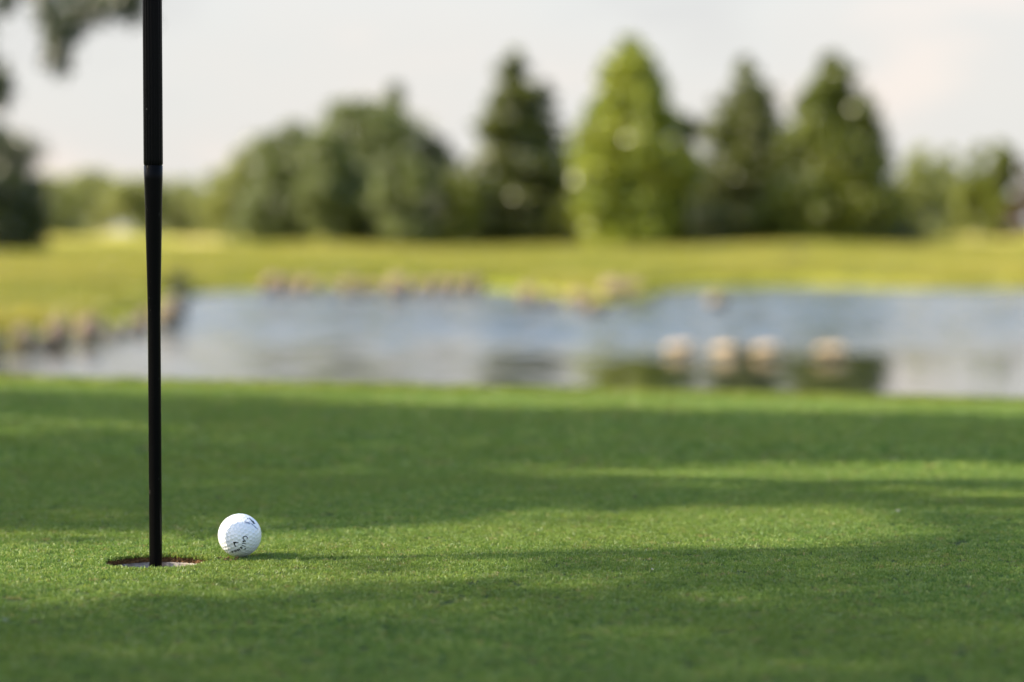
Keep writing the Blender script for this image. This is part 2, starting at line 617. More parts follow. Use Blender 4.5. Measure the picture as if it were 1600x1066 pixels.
DIMP = geodesic(6)
ax = Vector((0.3, 0.5, 0.8)).normalized()
DIMP = DIMP @ np.array(Matrix.Rotation(0.7, 3, ax))


def ball_radius(D):
    D = np.atleast_2d(D)
    ang = np.arccos(np.clip((D @ DIMP.T).max(1), -1, 1))
    w = 0.086
    f = np.clip(1 - (ang / w) ** 2, 0, None)
    return BALL_R - 0.00042 * (1 - (1 - f) ** 3) * (f > 0)


bm = bmesh.new()
bmesh.ops.create_icosphere(bm, subdivisions=6, radius=1.0)
me = bpy.data.meshes.new('ball_shell')
bm.to_mesh(me)
bm.free()
co = np.empty(len(me.vertices) * 3, np.float32)
me.vertices.foreach_get('co', co)
D = co.reshape(-1, 3).astype(float)
D /= np.linalg.norm(D, axis=1)[:, None]
rad = np.concatenate([ball_radius(D[i:i + 8000]) for i in range(0, len(D), 8000)])
me.vertices.foreach_set('co', (D * rad[:, None]).astype(np.float32).ravel())
me.update()
me.polygons.foreach_set('use_smooth', np.ones(len(me.polygons), dtype=bool))
m, t, out = mat('white_ball_cover')
p = principled(t, out, Roughness=0.22)
p.inputs['Base Color'].default_value = (0.80, 0.81, 0.82, 1)
p.inputs['Subsurface Weight'].default_value = 0.0
p.inputs['Coat Weight'].default_value = 0.3
p.inputs['Coat Roughness'].default_value = 0.1
M['ball'] = m
m, t, out = mat('black_print')
p = principled(t, out, Roughness=0.35)
p.inputs['Base Color'].default_value = (0.012, 0.014, 0.02, 1)
M['ink'] = m
m, t, out = mat('blue_print')
p = principled(t, out, Roughness=0.35)
p.inputs['Base Color'].default_value = (0.03, 0.06, 0.16, 1)
M['blue'] = m
ball = empty('golf_ball', BALL)
tag(ball, 'white dimpled golf ball with black lettering beside the hole', 'golf ball')
link('shell', me, M['ball'], ball)

toward = (Vector((0, 0, CAM_H)) - BALL).normalized()
fwd = -toward
rgt = fwd.cross(Vector((0, 0, 1))).normalized()
upv = rgt.cross(fwd)


def disc(u, v):
    w = math.sqrt(max(0.0, 1 - u * u - v * v))
    return (rgt * u + upv * v + toward * w).normalized()


def text_tris(ch):
    cu = bpy.data.curves.new('glyph', 'FONT')
    cu.body = ch
    cu.size = 1.0
    cu.align_x = 'CENTER'
    cu.shear = 0.2
    cu.offset = 0.035
    ob = bpy.data.objects.new('glyph', cu)
    COL.objects.link(ob)
    bpy.context.view_layer.update()
    dg = bpy.context.evaluated_depsgraph_get()
    mm_ = bpy.data.meshes.new_from_object(ob.evaluated_get(dg))
    bpy.data.objects.remove(ob)
    b2 = bmesh.new()
    b2.from_mesh(mm_)
    bmesh.ops.triangulate(b2, faces=b2.faces)
    for _ in range(2):
        bmesh.ops.subdivide_edges(b2, edges=[e for e in b2.edges if e.calc_length() > 0.12], cuts=1)
        bmesh.ops.triangulate(b2, faces=b2.faces)
    V_ = [tuple(v.co) for v in b2.verts]
    F_ = [tuple(v.index for v in f.verts) for f in b2.faces]
    b2.free()
    return V_, F_


def on_ball(n, up, right, pts, lift=0.00007):
    out_ = []
    for x, y in pts:
        d = np.array(n + right * x + up * y)
        d /= np.linalg.norm(d)
        out_.append(d * (ball_radius(d)[0] + lift))
    return out_


def print_part(name, items, material):
    V_, F_ = [], []
    for pts, fs in items:
        b0 = len(V_)
        V_ += [tuple(q) for q in pts]
        F_ += [tuple(b0 + i for i in f) for f in fs]
    return link(name, mesh_from(name, V_, F_), material, ball)


def glyphs(chars, centre):
    items = []
    cdir = disc(*centre)
    for ch, u, v, s in chars:
        n = disc(u, v)
        up = (n - cdir)
        up = (up - n * up.dot(n)).normalized()
        right = up.cross(n).normalized()
        gv, gf = text_tris(ch)
        items.append((on_ball(n, up, right, [(a * s * .95, (b_ - 0.28) * s * 1.05) for a, b_, _ in gv]), gf))
    return items


def fill(n, up, right, poly):
    """A small flat print shape, fanned from its centre and subdivided."""
    b2 = bmesh.new()
    vs = [b2.verts.new((x, y, 0)) for x, y in poly]
    b2.faces.new(vs)
    bmesh.ops.triangulate(b2, faces=b2.faces)
    for _ in range(2):
        bmesh.ops.subdivide_edges(b2, edges=b2.edges[:], cuts=1)
        bmesh.ops.triangulate(b2, faces=b2.faces)
    b2.verts.index_update()
    V_ = on_ball(n, up, right, [(v.co.x, v.co.y) for v in b2.verts])
    F_ = [tuple(v.index for v in f.verts) for f in b2.faces]
    b2.free()
    return V_, F_


C0 = (-0.17, -0.36)
letters = [('C', .215, -.110, .29), ('a', .215, -.265, .25), ('l', .195, -.375, .26), ('l', .160, -.465, .26), ('a', .090, -.575, .255),
           ('w', -.045, -.680, .26), ('a', -.195, -.745, .26), ('y', -.330, -.765, .27)]
print_part('lettering', glyphs(letters, C0), M['ink'])
n = disc(-0.185, -0.39)
up, right = upv - n * upv.dot(n), None
up.normalize()
right = up.cross(n).normalized()
chev = [(-.13, .11), (.14, .085), (.11, .02), (-.02, .03), (-.04, -.03), (.02, -.14), (-.035, -.17)]
chev = [(a, b_) for a, b_ in chev]
print_part('chevron', [fill(n, up, right, chev)], M['ink'])
n = disc(.245, -.63)
print_part('side_mark', [fill(n, up, right, [(-.07, 0), (.03, .075), (.02, .02), (.055, -.03), (.0, -.035)])], M['ink'])
# second print near the top right: a dark figure over a curved word
n = disc(.57, .66)
up = upv - n * upv.dot(n)
up.normalize()
right = up.cross(n).normalized()
print_part('dark_emblem', [fill(n, up, right, [(-.07, .24), (.02, .18), (.05, .05), (.13, -.09), (.11, -.18), (-.04, -.16), (-.08, -.02)])], M['ink'])
n2_ = disc(.38, .775)
print_part('blue_dots', [fill(n2_, up, right, [(-.05, .03), (-.01, .045), (.02, .0), (-.03, -.02)]), fill(disc(.47, .74), up, right, [(-.02, .03), (.02, .03), (.02, -.01), (-.02, -.01)])], M['blue'])
C1 = (.42, .35)
word = [('N', .285, .585, .19), ('e', .36, .575, .19), ('x', .425, .56, .19)]
print_part('small_word', glyphs(word, (.35, .2)), M['blue'])
strip = []
for (u, v) in ((.535, .52), (.60, .47), (.665, .41), (.735, .35), (.80, .285)):
    strip.append(fill(disc(u, v), up, right, [(-.05, .035), (.0, .045), (.05, -.015), (.045, -.045), (-.01, -.01)]))
print_part('small_rule', strip, M['blue'])

# ------------------------------------------------------------------ grass of the green
def make_tuft(name, n, radius, hmin, hmax, width, lean):
    V, Fs = [], []
    for k in range(n):
        a = rng.uniform(0, 2 * math.pi)
        r0 = radius * math.sqrt(rng.random())
        bx, by = r0 * math.cos(a), r0 * math.sin(a)
        h = rng.uniform(hmin, hmax)
        la = rng.uniform(0, 2 * math.pi)
        ln = abs(rng.normal(0, lean)) + 0.15
        dx, dy = math.cos(la) * ln, math.sin(la) * ln
        wa = rng.uniform(0, math.pi)
        w = width * rng.uniform(.6, 1.2)
        wx, wy = math.cos(wa) * w / 2, math.sin(wa) * w / 2
        b0 = len(V)
        for f, wf in ((0, .9), (.55, 1.0), (1.0, .25)):
            hx = bx + dx * h * f ** 1.6
            hy = by + dy * h * f ** 1.6
            hz_ = h * (f - 0.28 * ln * f * f)
            V.append((hx - wx * wf, hy - wy * wf, hz_ - (0.0006 if f == 0 else 0)))
            V.append((hx + wx * wf, hy + wy * wf, hz_ - (0.0006 if f == 0 else 0)))
        Fs += [(b0, b0 + 1, b0 + 3, b0 + 2), (b0 + 2, b0 + 3, b0 + 5, b0 + 4)]
    me_ = mesh_from(name, V, Fs)
    at_ = me_.attributes.new('rnd', 'FLOAT', 'FACE')
    at_.data.foreach_set('value', np.repeat(rng.random(n), 2).astype(np.float32))
    return me_


def scatter(name, pts, rot, scl, pick, sources):
    """One 'stuff' object: tufts instanced on points by geometry nodes."""
    me_ = bpy.data.meshes.new(name)
    me_.vertices.add(len(pts))
    me_.vertices.foreach_set('co', np.asarray(pts, np.float32).ravel())
    a_ = me_.attributes.new('rot', 'FLOAT_VECTOR', 'POINT')
    a_.data.foreach_set('vector', np.asarray(rot, np.float32).ravel())
    a_ = me_.attributes.new('scl', 'FLOAT', 'POINT')
    a_.data.foreach_set('value', np.asarray(scl, np.float32))
    a_ = me_.attributes.new('pick', 'INT', 'POINT')
    a_.data.foreach_set('value', np.asarray(pick, np.int32))
    o = link(name, me_)
    src = bpy.data.collections.new(name + '_sources')
    for i, (sm_, mt) in enumerate(sources):
        sm_.materials.clear()
        sm_.materials.append(mt)
        so = bpy.data.objects.new('%s_source_%02d' % (name, i), sm_)
        src.objects.link(so)
    ng = bpy.data.node_groups.new(name, 'GeometryNodeTree')
    ng.interface.new_socket('Geometry', in_out='INPUT', socket_type='NodeSocketGeometry')
    ng.interface.new_socket('Geometry', in_out='OUTPUT', socket_type='NodeSocketGeometry')
    gi_ = ng.nodes.new('NodeGroupInput')
    go_ = ng.nodes.new('NodeGroupOutput')
    ci = ng.nodes.new('GeometryNodeCollectionInfo')
    ci.inputs['Collection'].default_value = src
    ci.inputs['Separate Children'].default_value = True
    ip = ng.nodes.new('GeometryNodeInstanceOnPoints')
    ip.inputs['Pick Instance'].default_value = True

    def named(dt, nm):
        q = ng.nodes.new('GeometryNodeInputNamedAttribute')
        q.data_type = dt
        q.inputs['Name'].default_value = nm
        return q.outputs[0]
    e2r = ng.nodes.new('FunctionNodeEulerToRotation')
    ng.links.new(named('FLOAT_VECTOR', 'rot'), e2r.inputs[0])
    ng.links.new(gi_.outputs[0], ip.inputs['Points'])
    ng.links.new(ci.outputs[0], ip.inputs['Instance'])
    ng.links.new(named('INT', 'pick'), ip.inputs['Instance Index'])
    ng.links.new(e2r.outputs[0], ip.inputs['Rotation'])
    ng.links.new(named('FLOAT', 'scl'), ip.inputs['Scale'])
    ng.links.new(ip.outputs[0], go_.inputs[0])
    md_ = o.modifiers.new('scatter', 'NODES')
    md_.node_group = ng
    return o


M['blade'] = foliage_mat('bent_grass', (0.050, 0.125, 0.026), (0.155, 0.262, 0.058), (0.36, 0.42, 0.135), trans=0.36, gloss=0.10, rough=0.6, inst=True,
                         patch=(3.0, (0.16, 0.225, 0.045), 0.45))
M['blade2'] = foliage_mat('pale_bent_grass', (0.19, 0.20, 0.06), (0.27, 0.25, 0.10), (0.33, 0.29, 0.14), trans=0.3, gloss=0.12, rough=0.6, inst=True)
M['collar'] = foliage_mat('collar_grass', (0.09, 0.15, 0.025), (0.16, 0.215, 0.035), (0.26, 0.29, 0.06), trans=0.4, gloss=0.1, inst=True)
M['rough'] = foliage_mat('rough_grass', (0.20, 0.24, 0.04), (0.31, 0.30, 0.07), (0.43, 0.37, 0.13), trans=0.4, gloss=0.1, inst=True, patch=(0.10, (0.17, 0.205, 0.035), 0.9))

tufts = []
for i in range(7):
    tufts.append((make_tuft('tuft', 40, 0.0078, 0.0018, 0.0042, 0.0008, 0.7), M['blade']))
tufts.append((make_tuft('pale_tuft', 16, 0.0078, 0.0018, 0.0042, 0.0008, 0.9), M['blade2']))


def green_points(x0, x1, y0, y1, dens):
    n_ = int((x1 - x0) * (y1 - y0) * dens)
    x = rng.uniform(x0, x1, n_)
    y = rng.uniform(y0, y1, n_)
    return x, y


zones = [(-0.80, 0.80, 1.55, 3.3, 26000, 0.80), (-2.4, -0.80, 1.2, 3.3, 6000, 1.5), (0.80, 2.4, 1.2, 3.3, 6000, 1.5),
         (-0.8, 0.8, 0.9, 1.55, 7000, 1.3), (-2.6, 2.6, 3.3, 5.1, 5200, 1.7)]
PX, PS = [], []
for x0, x1, y0, y1, dn, sc in zones:
    x, y = green_points(x0, x1, y0, y1, dn)
    r_ = np.hypot(x - HOLE.x, y - HOLE.y)
    ok = r_ > HOLE_R + 0.003
    rb_ = np.hypot(x - BALL.x, y - BALL.y)
    ok &= rb_ > 0.0055
    x, y = x[ok], y[ok]
    z = green_z(x, y)
    s = sc * rng.uniform(0.75, 1.2, len(x))
    rb_ = np.hypot(x - BALL.x, y - BALL.y)
    s = np.where(rb_ < 0.012, s * 0.6, s)
    PX.append(np.stack([x, y, z], -1))
    PS.append(s)
# a thicker fringe of blades leaning over the edge of the hole
a = rng.uniform(0, 2 * math.pi, 420)
rr = HOLE_R + rng.uniform(0.001, 0.005, 420)
PX.append(np.stack([HOLE.x + rr * np.cos(a), HOLE.y + rr * np.sin(a), np.full(420, -0.0005)], -1))
PS.append(rng.uniform(0.75, 1.1, 420))
PX = np.concatenate(PX)
PS = np.concatenate(PS)
n_ = len(PX)
rot = np.stack([rng.normal(0, .12, n_), rng.normal(0, .12, n_), rng.uniform(0, 6.283, n_)], -1)
pick = np.where(rng.random(n_) < 0.09, 7, rng.integers(0, 7, n_))
g = scatter('green_grass', PX, rot, PS, pick, tufts)
tag(g, 'short dense bent grass covering the putting green', 'grass', kind='stuff')

# longer collar and rough grass at the back edge of the green and down its bank
rt_ = [(make_tuft('rough_tuft', 34, 0.03, 0.012, 0.03, 0.003, 0.6), M['collar']) for _ in range(4)]
x = rng.uniform(-3.4, 3.4, 26000)
y = rng.uniform(4.95, 9.0, 26000)
keep = (y > 5.1 + 0.12 * np.sin(x * 2.1) - 0.05 * x)
x, y = x[keep], y[keep]
n_ = len(x)
g = scatter('collar_grass', np.stack([x, y, green_z(x, y)], -1), np.stack([np.zeros(n_), np.zeros(n_), rng.uniform(0, 6.28, n_)], -1),
            rng.uniform(0.55, 0.95, n_), rng.integers(0, 4, n_), rt_)
tag(g, 'longer yellow green grass along the back edge of the green', 'grass', kind='stuff')

# meadow tussocks
mt_ = [(make_tuft('tussock', 40, 0.22, 0.06, 0.20, 0.02, 0.5), M['rough']) for _ in range(4)]
yy = np.exp(rng.uniform(math.log(26), math.log(150), 100000))
xx = rng.uniform(-0.42, 0.42, 100000) * (yy + 6)
sd = pond_sd(xx, yy)
keep = sd > 0.8
xx, yy, sd = xx[keep], yy[keep], sd[keep]
n_ = len(xx)
g = scatter('meadow_grass', np.stack([xx, yy, height(xx, yy)], -1), np.stack([np.zeros(n_), np.zeros(n_), rng.uniform(0, 6.28, n_)], -1),
            rng.uniform(0.5, 1.0, n_) * np.where(sd < 1.2, 1.6, 1.0), rng.integers(0, 4, n_), mt_)
tag(g, 'sunlit yellow green meadow grass around the pond', 'grass', kind='stuff')

# ------------------------------------------------------------------ foliage builders
def leaf_cards(name, C, L, W, Ddir=None, spread=1.0, rnd=None, bend=0.12):
    """Leaf-sized, slightly folded faces at the points C."""
    n_ = len(C)
    A = rng.normal(size=(n_, 3))
    if Ddir is not None:
        A = Ddir + A * spread
    A /= np.linalg.norm(A, axis=1)[:, None]
    B = np.cross(A, rng.normal(size=(n_, 3)))
    B /= np.linalg.norm(B, axis=1)[:, None] + 1e-9
    Nn = np.cross(A, B)
    L = np.broadcast_to(L, n_)[:, None]
    W = np.broadcast_to(W, n_)[:, None]
    p0 = C - A * L / 2
    p1 = C + B * W / 2 + Nn * L * bend
    p2 = C + A * L / 2
    p3 = C - B * W / 2 + Nn * L * bend
    V = np.stack([p0, p1, p2, p3], 1).reshape(-1, 3)
    i0 = np.arange(n_) * 4
    T = np.stack([np.stack([i0, i0 + 1, i0 + 2], -1), np.stack([i0, i0 + 2, i0 + 3], -1)], 1).reshape(-1, 3)
    me_ = mesh_from(name, V, T, smooth=False)
    at_ = me_.attributes.new('rnd', 'FLOAT', 'FACE')
    if rnd is None:
        rnd = rng.random(n_)
    at_.data.foreach_set('value', np.repeat(np.clip(rnd, 0, 1), 2).astype(np.float32))
    return me_


def limbs_mesh(name, segs, sides=7):
    """Tapered limbs: each is a list of (point, radius)."""
    V, Fs = [], []
    for path in segs:
        b0 = len(V)
        for i, (p_, r_) in enumerate(path):
            p_ = Vector(p_)
            q_ = Vector(path[min(i + 1, len(path) - 1)][0]) - Vector(path[max(i - 1, 0)][0])
            q_.normalize()
            s1 = q_.cross(Vector((0.31, 0.95, 0.11))).normalized()
            s2 = q_.cross(s1)
            for k in range(sides):
                a_ = 2 * math.pi * k / sides
                V.append(tuple(p_ + (s1 * math.cos(a_) + s2 * math.sin(a_)) * r_))
        for i in range(len(path) - 1):
            for k in range(sides):
                Fs.append((b0 + i * sides + k, b0 + i * sides + (k + 1) % sides, b0 + (i + 1) * sides + (k + 1) % sides, b0 + (i + 1) * sides + k))
    return mesh_from(name, V, Fs)


m, t, out = mat('bark')
geo = N(t, 'ShaderNodeTexCoord')
mp2 = N(t, 'ShaderNodeMapping')
mp2.inputs['Scale'].default_value = (14, 14, 3)
t.links.new(geo.outputs['Object'], mp2.inputs[0])
n1 = N(t, 'ShaderNodeTexNoise', i_Scale=1.0, i_Detail=5.0)
t.links.new(mp2.outputs[0], n1.inputs[0])
p = principled(t, out, Roughness=0.9)
t.links.new(ramp(t, n1.outputs['Fac'], [(0.35, (0.045, 0.035, 0.026)), (0.65, (0.14, 0.11, 0.085))]), p.inputs['Base Color'])
b = N(t, 'ShaderNodeBump', i_Strength=0.8, i_Distance=0.03)
t.links.new(n1.outputs['Fac'], b.inputs['Height'])
t.links.new(b.outputs[0], p.inputs['Normal'])
M['bark'] = m

PAL = {
    'spruce': foliage_mat('spruce_needles', (0.06, 0.08, 0.018), (0.11, 0.135, 0.028), (0.165, 0.19, 0.042), trans=0.32, gloss=0.25),
    'dark': foliage_mat('dark_needles', (0.03, 0.045, 0.018), (0.05, 0.07, 0.026), (0.08, 0.10, 0.036), trans=0.2, gloss=0.25),
    'pine': foliage_mat('pine_needles', (0.08, 0.11, 0.034), (0.145, 0.185, 0.06), (0.20, 0.245, 0.085), trans=0.35, gloss=0.25),
    'bright': foliage_mat('bright_leaves', (0.13, 0.18, 0.02), (0.23, 0.28, 0.033), (0.30, 0.34, 0.052), trans=0.38, gloss=0.25),
    'olive': foliage_mat('olive_leaves', (0.09, 0.12, 0.014), (0.155, 0.195, 0.024), (0.21, 0.25, 0.038), trans=0.45, gloss=0.25),
    'moss': foliage_mat('moss_leaves', (0.06, 0.082, 0.012), (0.11, 0.14, 0.020), (0.165, 0.195, 0.032), trans=0.28, gloss=0.25),
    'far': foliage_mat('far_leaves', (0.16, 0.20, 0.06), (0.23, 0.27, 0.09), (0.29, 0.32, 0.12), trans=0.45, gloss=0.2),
    'shade': foliage_mat('dark_leaves', (0.028, 0.044, 0.014), (0.045, 0.065, 0.020), (0.065, 0.088, 0.028), trans=0.25, gloss=0.3),
    'brown': foliage_mat('copper_leaves', (0.06, 0.035, 0.022), (0.10, 0.058, 0.035), (0.13, 0.085, 0.05), trans=0.3, gloss=0.2),
}


def conifer(name, label, px, top, base, half, Y, pal, n=9000, power=0.85, low=0.03, group=None, sparse=1.0, whorls=15, per=9, lean=0.0):
    p0 = at(px, base, Y)
    gz = hz(p0.x, Y)
    H = at(px, top, Y).z - gz
    Rr = 1.28 * half * Y / F_PX
    root = empty(name, (p0.x, Y, gz))
    link('trunk', limbs_mesh('trunk', [[((0, 0, -0.15), H * .022), ((0, 0, H * .3), H * .017), ((lean * H * .5, 0, H * .7), H * .008), ((lean * H, 0, H * .99), H * .0015)]]), M['bark'], root)
    nb = whorls * per
    bt = np.sort(low + (1 - low) * (rng.random(nb) ** 1.25))
    ba = rng.uniform(0, 2 * math.pi, nb)
    bl = Rr * (1.0 - bt) ** power * rng.uniform(0.55, 1.18, nb) + 0.04 * Rr
    cnt = bl + 0.25 * Rr
    br = rng.choice(nb, size=n, p=cnt / cnt.sum())
    f = rng.random(n) ** 0.62
    r_ = bl[br] * f
    az = ba[br] + rng.normal(0, 0.16, n) * (0.4 + f)
    droop = -0.22 * r_ + 0.10 * r_ * f
    C = np.stack([r_ * np.cos(az), r_ * np.sin(az), H * bt[br] + droop], -1)
    C += rng.normal(0, 1, (n, 3)) * np.array([.05, .05, .07]) * Rr * (0.5 + 0.5 * (1 - bt[br]))[:, None]
    C[:, 2] = np.clip(C[:, 2], 0.05, H)
    C[:, 0] += lean * C[:, 2]
    if sparse < 1:
        C = C[rng.random(n) < np.where(C[:, 2] > H * .45, sparse, 1.0)]
    n2 = len(C)
    Dd = np.stack([np.cos(az[:n2]), np.sin(az[:n2]), np.full(n2, -0.15)], -1)
    sz = 0.045 * H
    me_ = leaf_cards('crown', C, sz * rng.uniform(.7, 1.3, n2), sz * .5, Dd, 0.6, rnd=np.clip(0.5 + rng.normal(0, .18, n2) + 0.22 * np.sin(br[:n2] * 12.9), 0, 1))
    link('crown', me_, PAL[pal], root)
    return tag(root, label, 'tree', group)


def broadleaf(name, label, px, top, base, half, Y, pal, n=9000, bottom=0.12, lobes=26, group=None, shape='oval', cat='tree', air=0.0):
    p0 = at(px, base, Y)
    gz = hz(p0.x, Y)
    H = at(px, top, Y).z - gz
    Rr = half * Y / F_PX
    root = empty(name, (p0.x, Y, gz))
    # lobes of foliage fill an uneven crown
    cs, rs = [], []
    while len(cs) < lobes:
        tz = rng.uniform(bottom, 1.0)
        if shape == 'tall':
            prof_ = math.sin(math.pi * min(1, (1.03 - tz)) ** 0.75) ** 0.7 if tz > .3 else 0.95
            prof_ = np.interp(tz, [0, .12, .35, .55, .8, .95, 1], [.75, .95, 1.0, .78, .50, .26, .08])
        elif shape == 'cone':
            prof_ = np.interp(tz, [0, .1, .3, .6, .85, 1], [.95, 1.0, .9, .66, .34, .06])
        else:
            prof_ = np.interp(tz, [0, .15, .45, .75, .92, 1], [.7, .9, 1.0, .82, .5, .15])
        a_ = rng.uniform(0, 2 * math.pi)
        q = rng.random() ** 0.5
        lr = Rr * rng.uniform(.28, .46) * (0.28 + 0.72 * prof_)
        rad_ = max(0.0, prof_ * Rr - lr * .8) * q
        cs.append((rad_ * math.cos(a_), rad_ * math.sin(a_), min(tz * H, H - lr * .75)))
        rs.append(lr)
    for _ in range(lobes):                               # smaller sprays break the outline
        j = rng.integers(0, lobes)
        dv_ = rng.normal(size=3)
        dv_ /= np.linalg.norm(dv_)
        lr = rs[j] * rng.uniform(.28, .5)
        c_ = np.array(cs[j]) + dv_ * rs[j] * rng.uniform(.85, 1.25)
        cs.append((c_[0], c_[1], float(np.clip(c_[2], .03 * H, H - lr * .6))))
        rs.append(lr)
    cs, rs = np.array(cs), np.array(rs)
    lobes = len(cs)
    w = rs ** 2
    k = rng.choice(lobes, size=n, p=w / w.sum())
    dv = rng.normal(size=(n, 3))
    dv /= np.linalg.norm(dv, axis=1)[:, None]
    rad_ = rs[k] * (rng.random(n) ** 0.45) * rng.uniform(.75, 1.2, n)
    C = cs[k] + dv * rad_[:, None] * np.array([1.1, 1.1, .9])
    C[:, 2] = np.clip(C[:, 2], 0.03 * H, None)
    sz = 0.050 * max(H, Rr)
    me_ = leaf_cards('crown', C, sz * rng.uniform(.7, 1.3, n), sz * .62, rnd=np.clip(0.5 + rng.normal(0, .2, n) + 0.2 * np.sin(k * 7.7), 0, 1))
    link('crown', me_, PAL[pal], root)
    paths = [[((0, 0, -0.15), H * .026), ((0.01 * H, 0, H * .35), H * .018), ((0, 0.01 * H, H * .75), H * .006)]]
    for c, l_ in list(zip(cs, rs))[:9]:
        z1 = min(c[2] * .6, H * .6)
        paths.append([((0, 0, z1), H * .009), (tuple((np.array([0, 0, z1]) + c) / 2 + np.array([0, 0, -.02 * H])), H * .006), (tuple(c), H * .002)])
    link('trunk', limbs_mesh('trunk', paths), M['bark'], root)
    return tag(root, label, cat, group)


# ------------------------------------------------------------------ far trees
G1 = 'trees behind the pond'
broadleaf('broadleaf_tree', 'dark round tree at the far left edge behind the meadow', -6, 195, 372, 116, 96, 'shade', 14000, .04, 34, G1)
FT = 'distant pale trees'
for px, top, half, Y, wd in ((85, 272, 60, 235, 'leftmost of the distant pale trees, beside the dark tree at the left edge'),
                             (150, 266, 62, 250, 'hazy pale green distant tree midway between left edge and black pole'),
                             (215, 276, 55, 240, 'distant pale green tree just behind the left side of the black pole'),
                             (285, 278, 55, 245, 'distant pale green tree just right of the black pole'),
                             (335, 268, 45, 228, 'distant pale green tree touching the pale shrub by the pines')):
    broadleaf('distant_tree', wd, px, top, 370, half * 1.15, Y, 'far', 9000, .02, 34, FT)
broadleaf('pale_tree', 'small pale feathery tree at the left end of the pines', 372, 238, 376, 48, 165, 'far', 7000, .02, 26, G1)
broadleaf('pine_tree', 'leftmost rounded dark pine with brown shade beneath', 450, 185, 380, 80, 140, 'pine', 12000, .02, 36, G1)
broadleaf('pine_tree', 'tallest broad pine of the left group, with a peak to its right', 572, 160, 380, 122, 146, 'pine', 22000, .02, 54, G1)
conifer('pine_tree', 'narrow pointed pine forming the peak of the left group', 618, 132, 380, 70, 150, 'pine', 7000, .8, group=G1)
broadleaf('pine_tree', 'dark rounded pine at the right end of the left group', 668, 205, 382, 60, 138, 'dark', 10000, .04, 30, G1)
broadleaf('pine_tree', 'sage green bushy pine filling the middle of the left group', 518, 205, 380, 66, 134, 'pine', 11000, .02, 34, G1)
broadleaf('pine_tree', 'lower lit pine in front of the peak of the left group', 628, 235, 381, 62, 131, 'pine', 9000, .02, 30, G1)
broadleaf('low_shrub', 'broad low shrub at the left foot of the pines', 400, 290, 378, 50, 136, 'pine', 5000, .02, 20, G1, cat='shrub')
broadleaf('low_shrub', 'low bushy shrub between the bright tree and the dark spruce', 880, 270, 385, 34, 140, 'olive', 4000, .02, 16, G1, cat='shrub')
broadleaf('low_shrub', 'dark low shrub at the right foot of the bright tree', 1110, 300, 386, 46, 134, 'dark', 4500, .02, 18, G1, cat='shrub')
broadleaf('low_shrub', 'low olive shrub at the foot of the left spruce', 725, 262, 382, 46, 132, 'olive', 6500, .02, 22, G1, cat='shrub')
conifer('spruce_tree', 'olive spruce with a slim tip standing left of the bright green tree', 802, 78, 384, 92, 142, 'spruce', 13000, .72, group=G1)
conifer('spruce_tree', 'blackish spruce half hidden behind the slim tipped olive spruce', 845, 128, 384, 58, 147, 'dark', 9000, .5, group=G1)
broadleaf('bright_tree', 'tall bright yellow green leafy tree, the tallest behind the pond', 985, 58, 386, 108, 136, 'bright', 26000, .03, 70, G1, shape='tall')
broadleaf('dark_tree', 'dark green tree tucked between the bright tree and the middle spruce', 1072, 180, 386, 58, 146, 'shade', 8000, .03, 20, G1)
conifer('spruce_tree', 'thin topped brownish spruce right of the bright tree', 1168, 92, 386, 88, 142, 'spruce', 14000, .6, group=G1, sparse=.75)
conifer('spruce_tree', 'dark spruce low between the two tall right hand spruces', 1232, 210, 386, 62, 150, 'dark', 6000, .6, group=G1)
broadleaf('conical_tree', 'broad cone shaped green tree, rightmost of the tall row', 1298, 84, 386, 124, 138, 'moss', 22000, .02, 64, G1, shape='cone')
conifer('spruce_tree', 'black green spruce behind the right side of the cone shaped tree', 1330, 150, 386, 84, 144, 'dark', 9000, .7, group=G1)
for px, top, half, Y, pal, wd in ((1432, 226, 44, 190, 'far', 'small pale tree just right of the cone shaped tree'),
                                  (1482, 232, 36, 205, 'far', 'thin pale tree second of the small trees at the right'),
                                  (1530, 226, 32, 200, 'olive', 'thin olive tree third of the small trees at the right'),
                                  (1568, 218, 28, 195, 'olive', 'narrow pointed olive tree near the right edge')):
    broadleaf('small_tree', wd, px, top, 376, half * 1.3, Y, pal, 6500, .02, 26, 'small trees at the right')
broadleaf('copper_tree', 'brown leaved tree at the right edge of the picture', 1598, 250, 378, 32, 185, 'brown', 3200, .03, 12, 'small trees at the right')
for px, top, half, Y, wd in ((420, 315, 50, 170, 'dark low tree seen between the pale feathery tree and the first pine'),
                             (700, 300, 60, 175, 'dark low tree seen in the gap between pines and left spruce'),
                             (905, 290, 60, 178, 'dark low tree seen behind the left foot of the bright tree'),
                             (1125, 285, 60, 172, 'dark low tree seen behind the thin topped spruce'),
                             (1225, 290, 60, 176, 'dark low tree seen in the gap left of the cone shaped tree')):
    broadleaf('dark_tree', wd, px, top, 376, half, Y, 'shade', 6000, .02, 24, G1)
broadleaf('low_shrub', 'dull green shrub low at the right foot of the cone shaped tree', 1402, 318, 380, 32, 150, 'olive', 3000, .02, 14, G1, cat='shrub')
# a tree left of the frame whose shade lies across the left bank
broadleaf('bank_tree', 'leafy tree left of the picture shading the left bank', -270, -40, 430, 170, 57, 'olive', 8000, .15, 30, G1)
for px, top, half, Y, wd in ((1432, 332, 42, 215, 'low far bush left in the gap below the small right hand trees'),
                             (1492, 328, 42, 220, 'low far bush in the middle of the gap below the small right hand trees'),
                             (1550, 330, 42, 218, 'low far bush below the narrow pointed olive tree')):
    broadleaf('far_bush', wd, px, top, 372, half, Y, 'far', 3600, .01, 18, 'far bushes at the right', cat='bush')
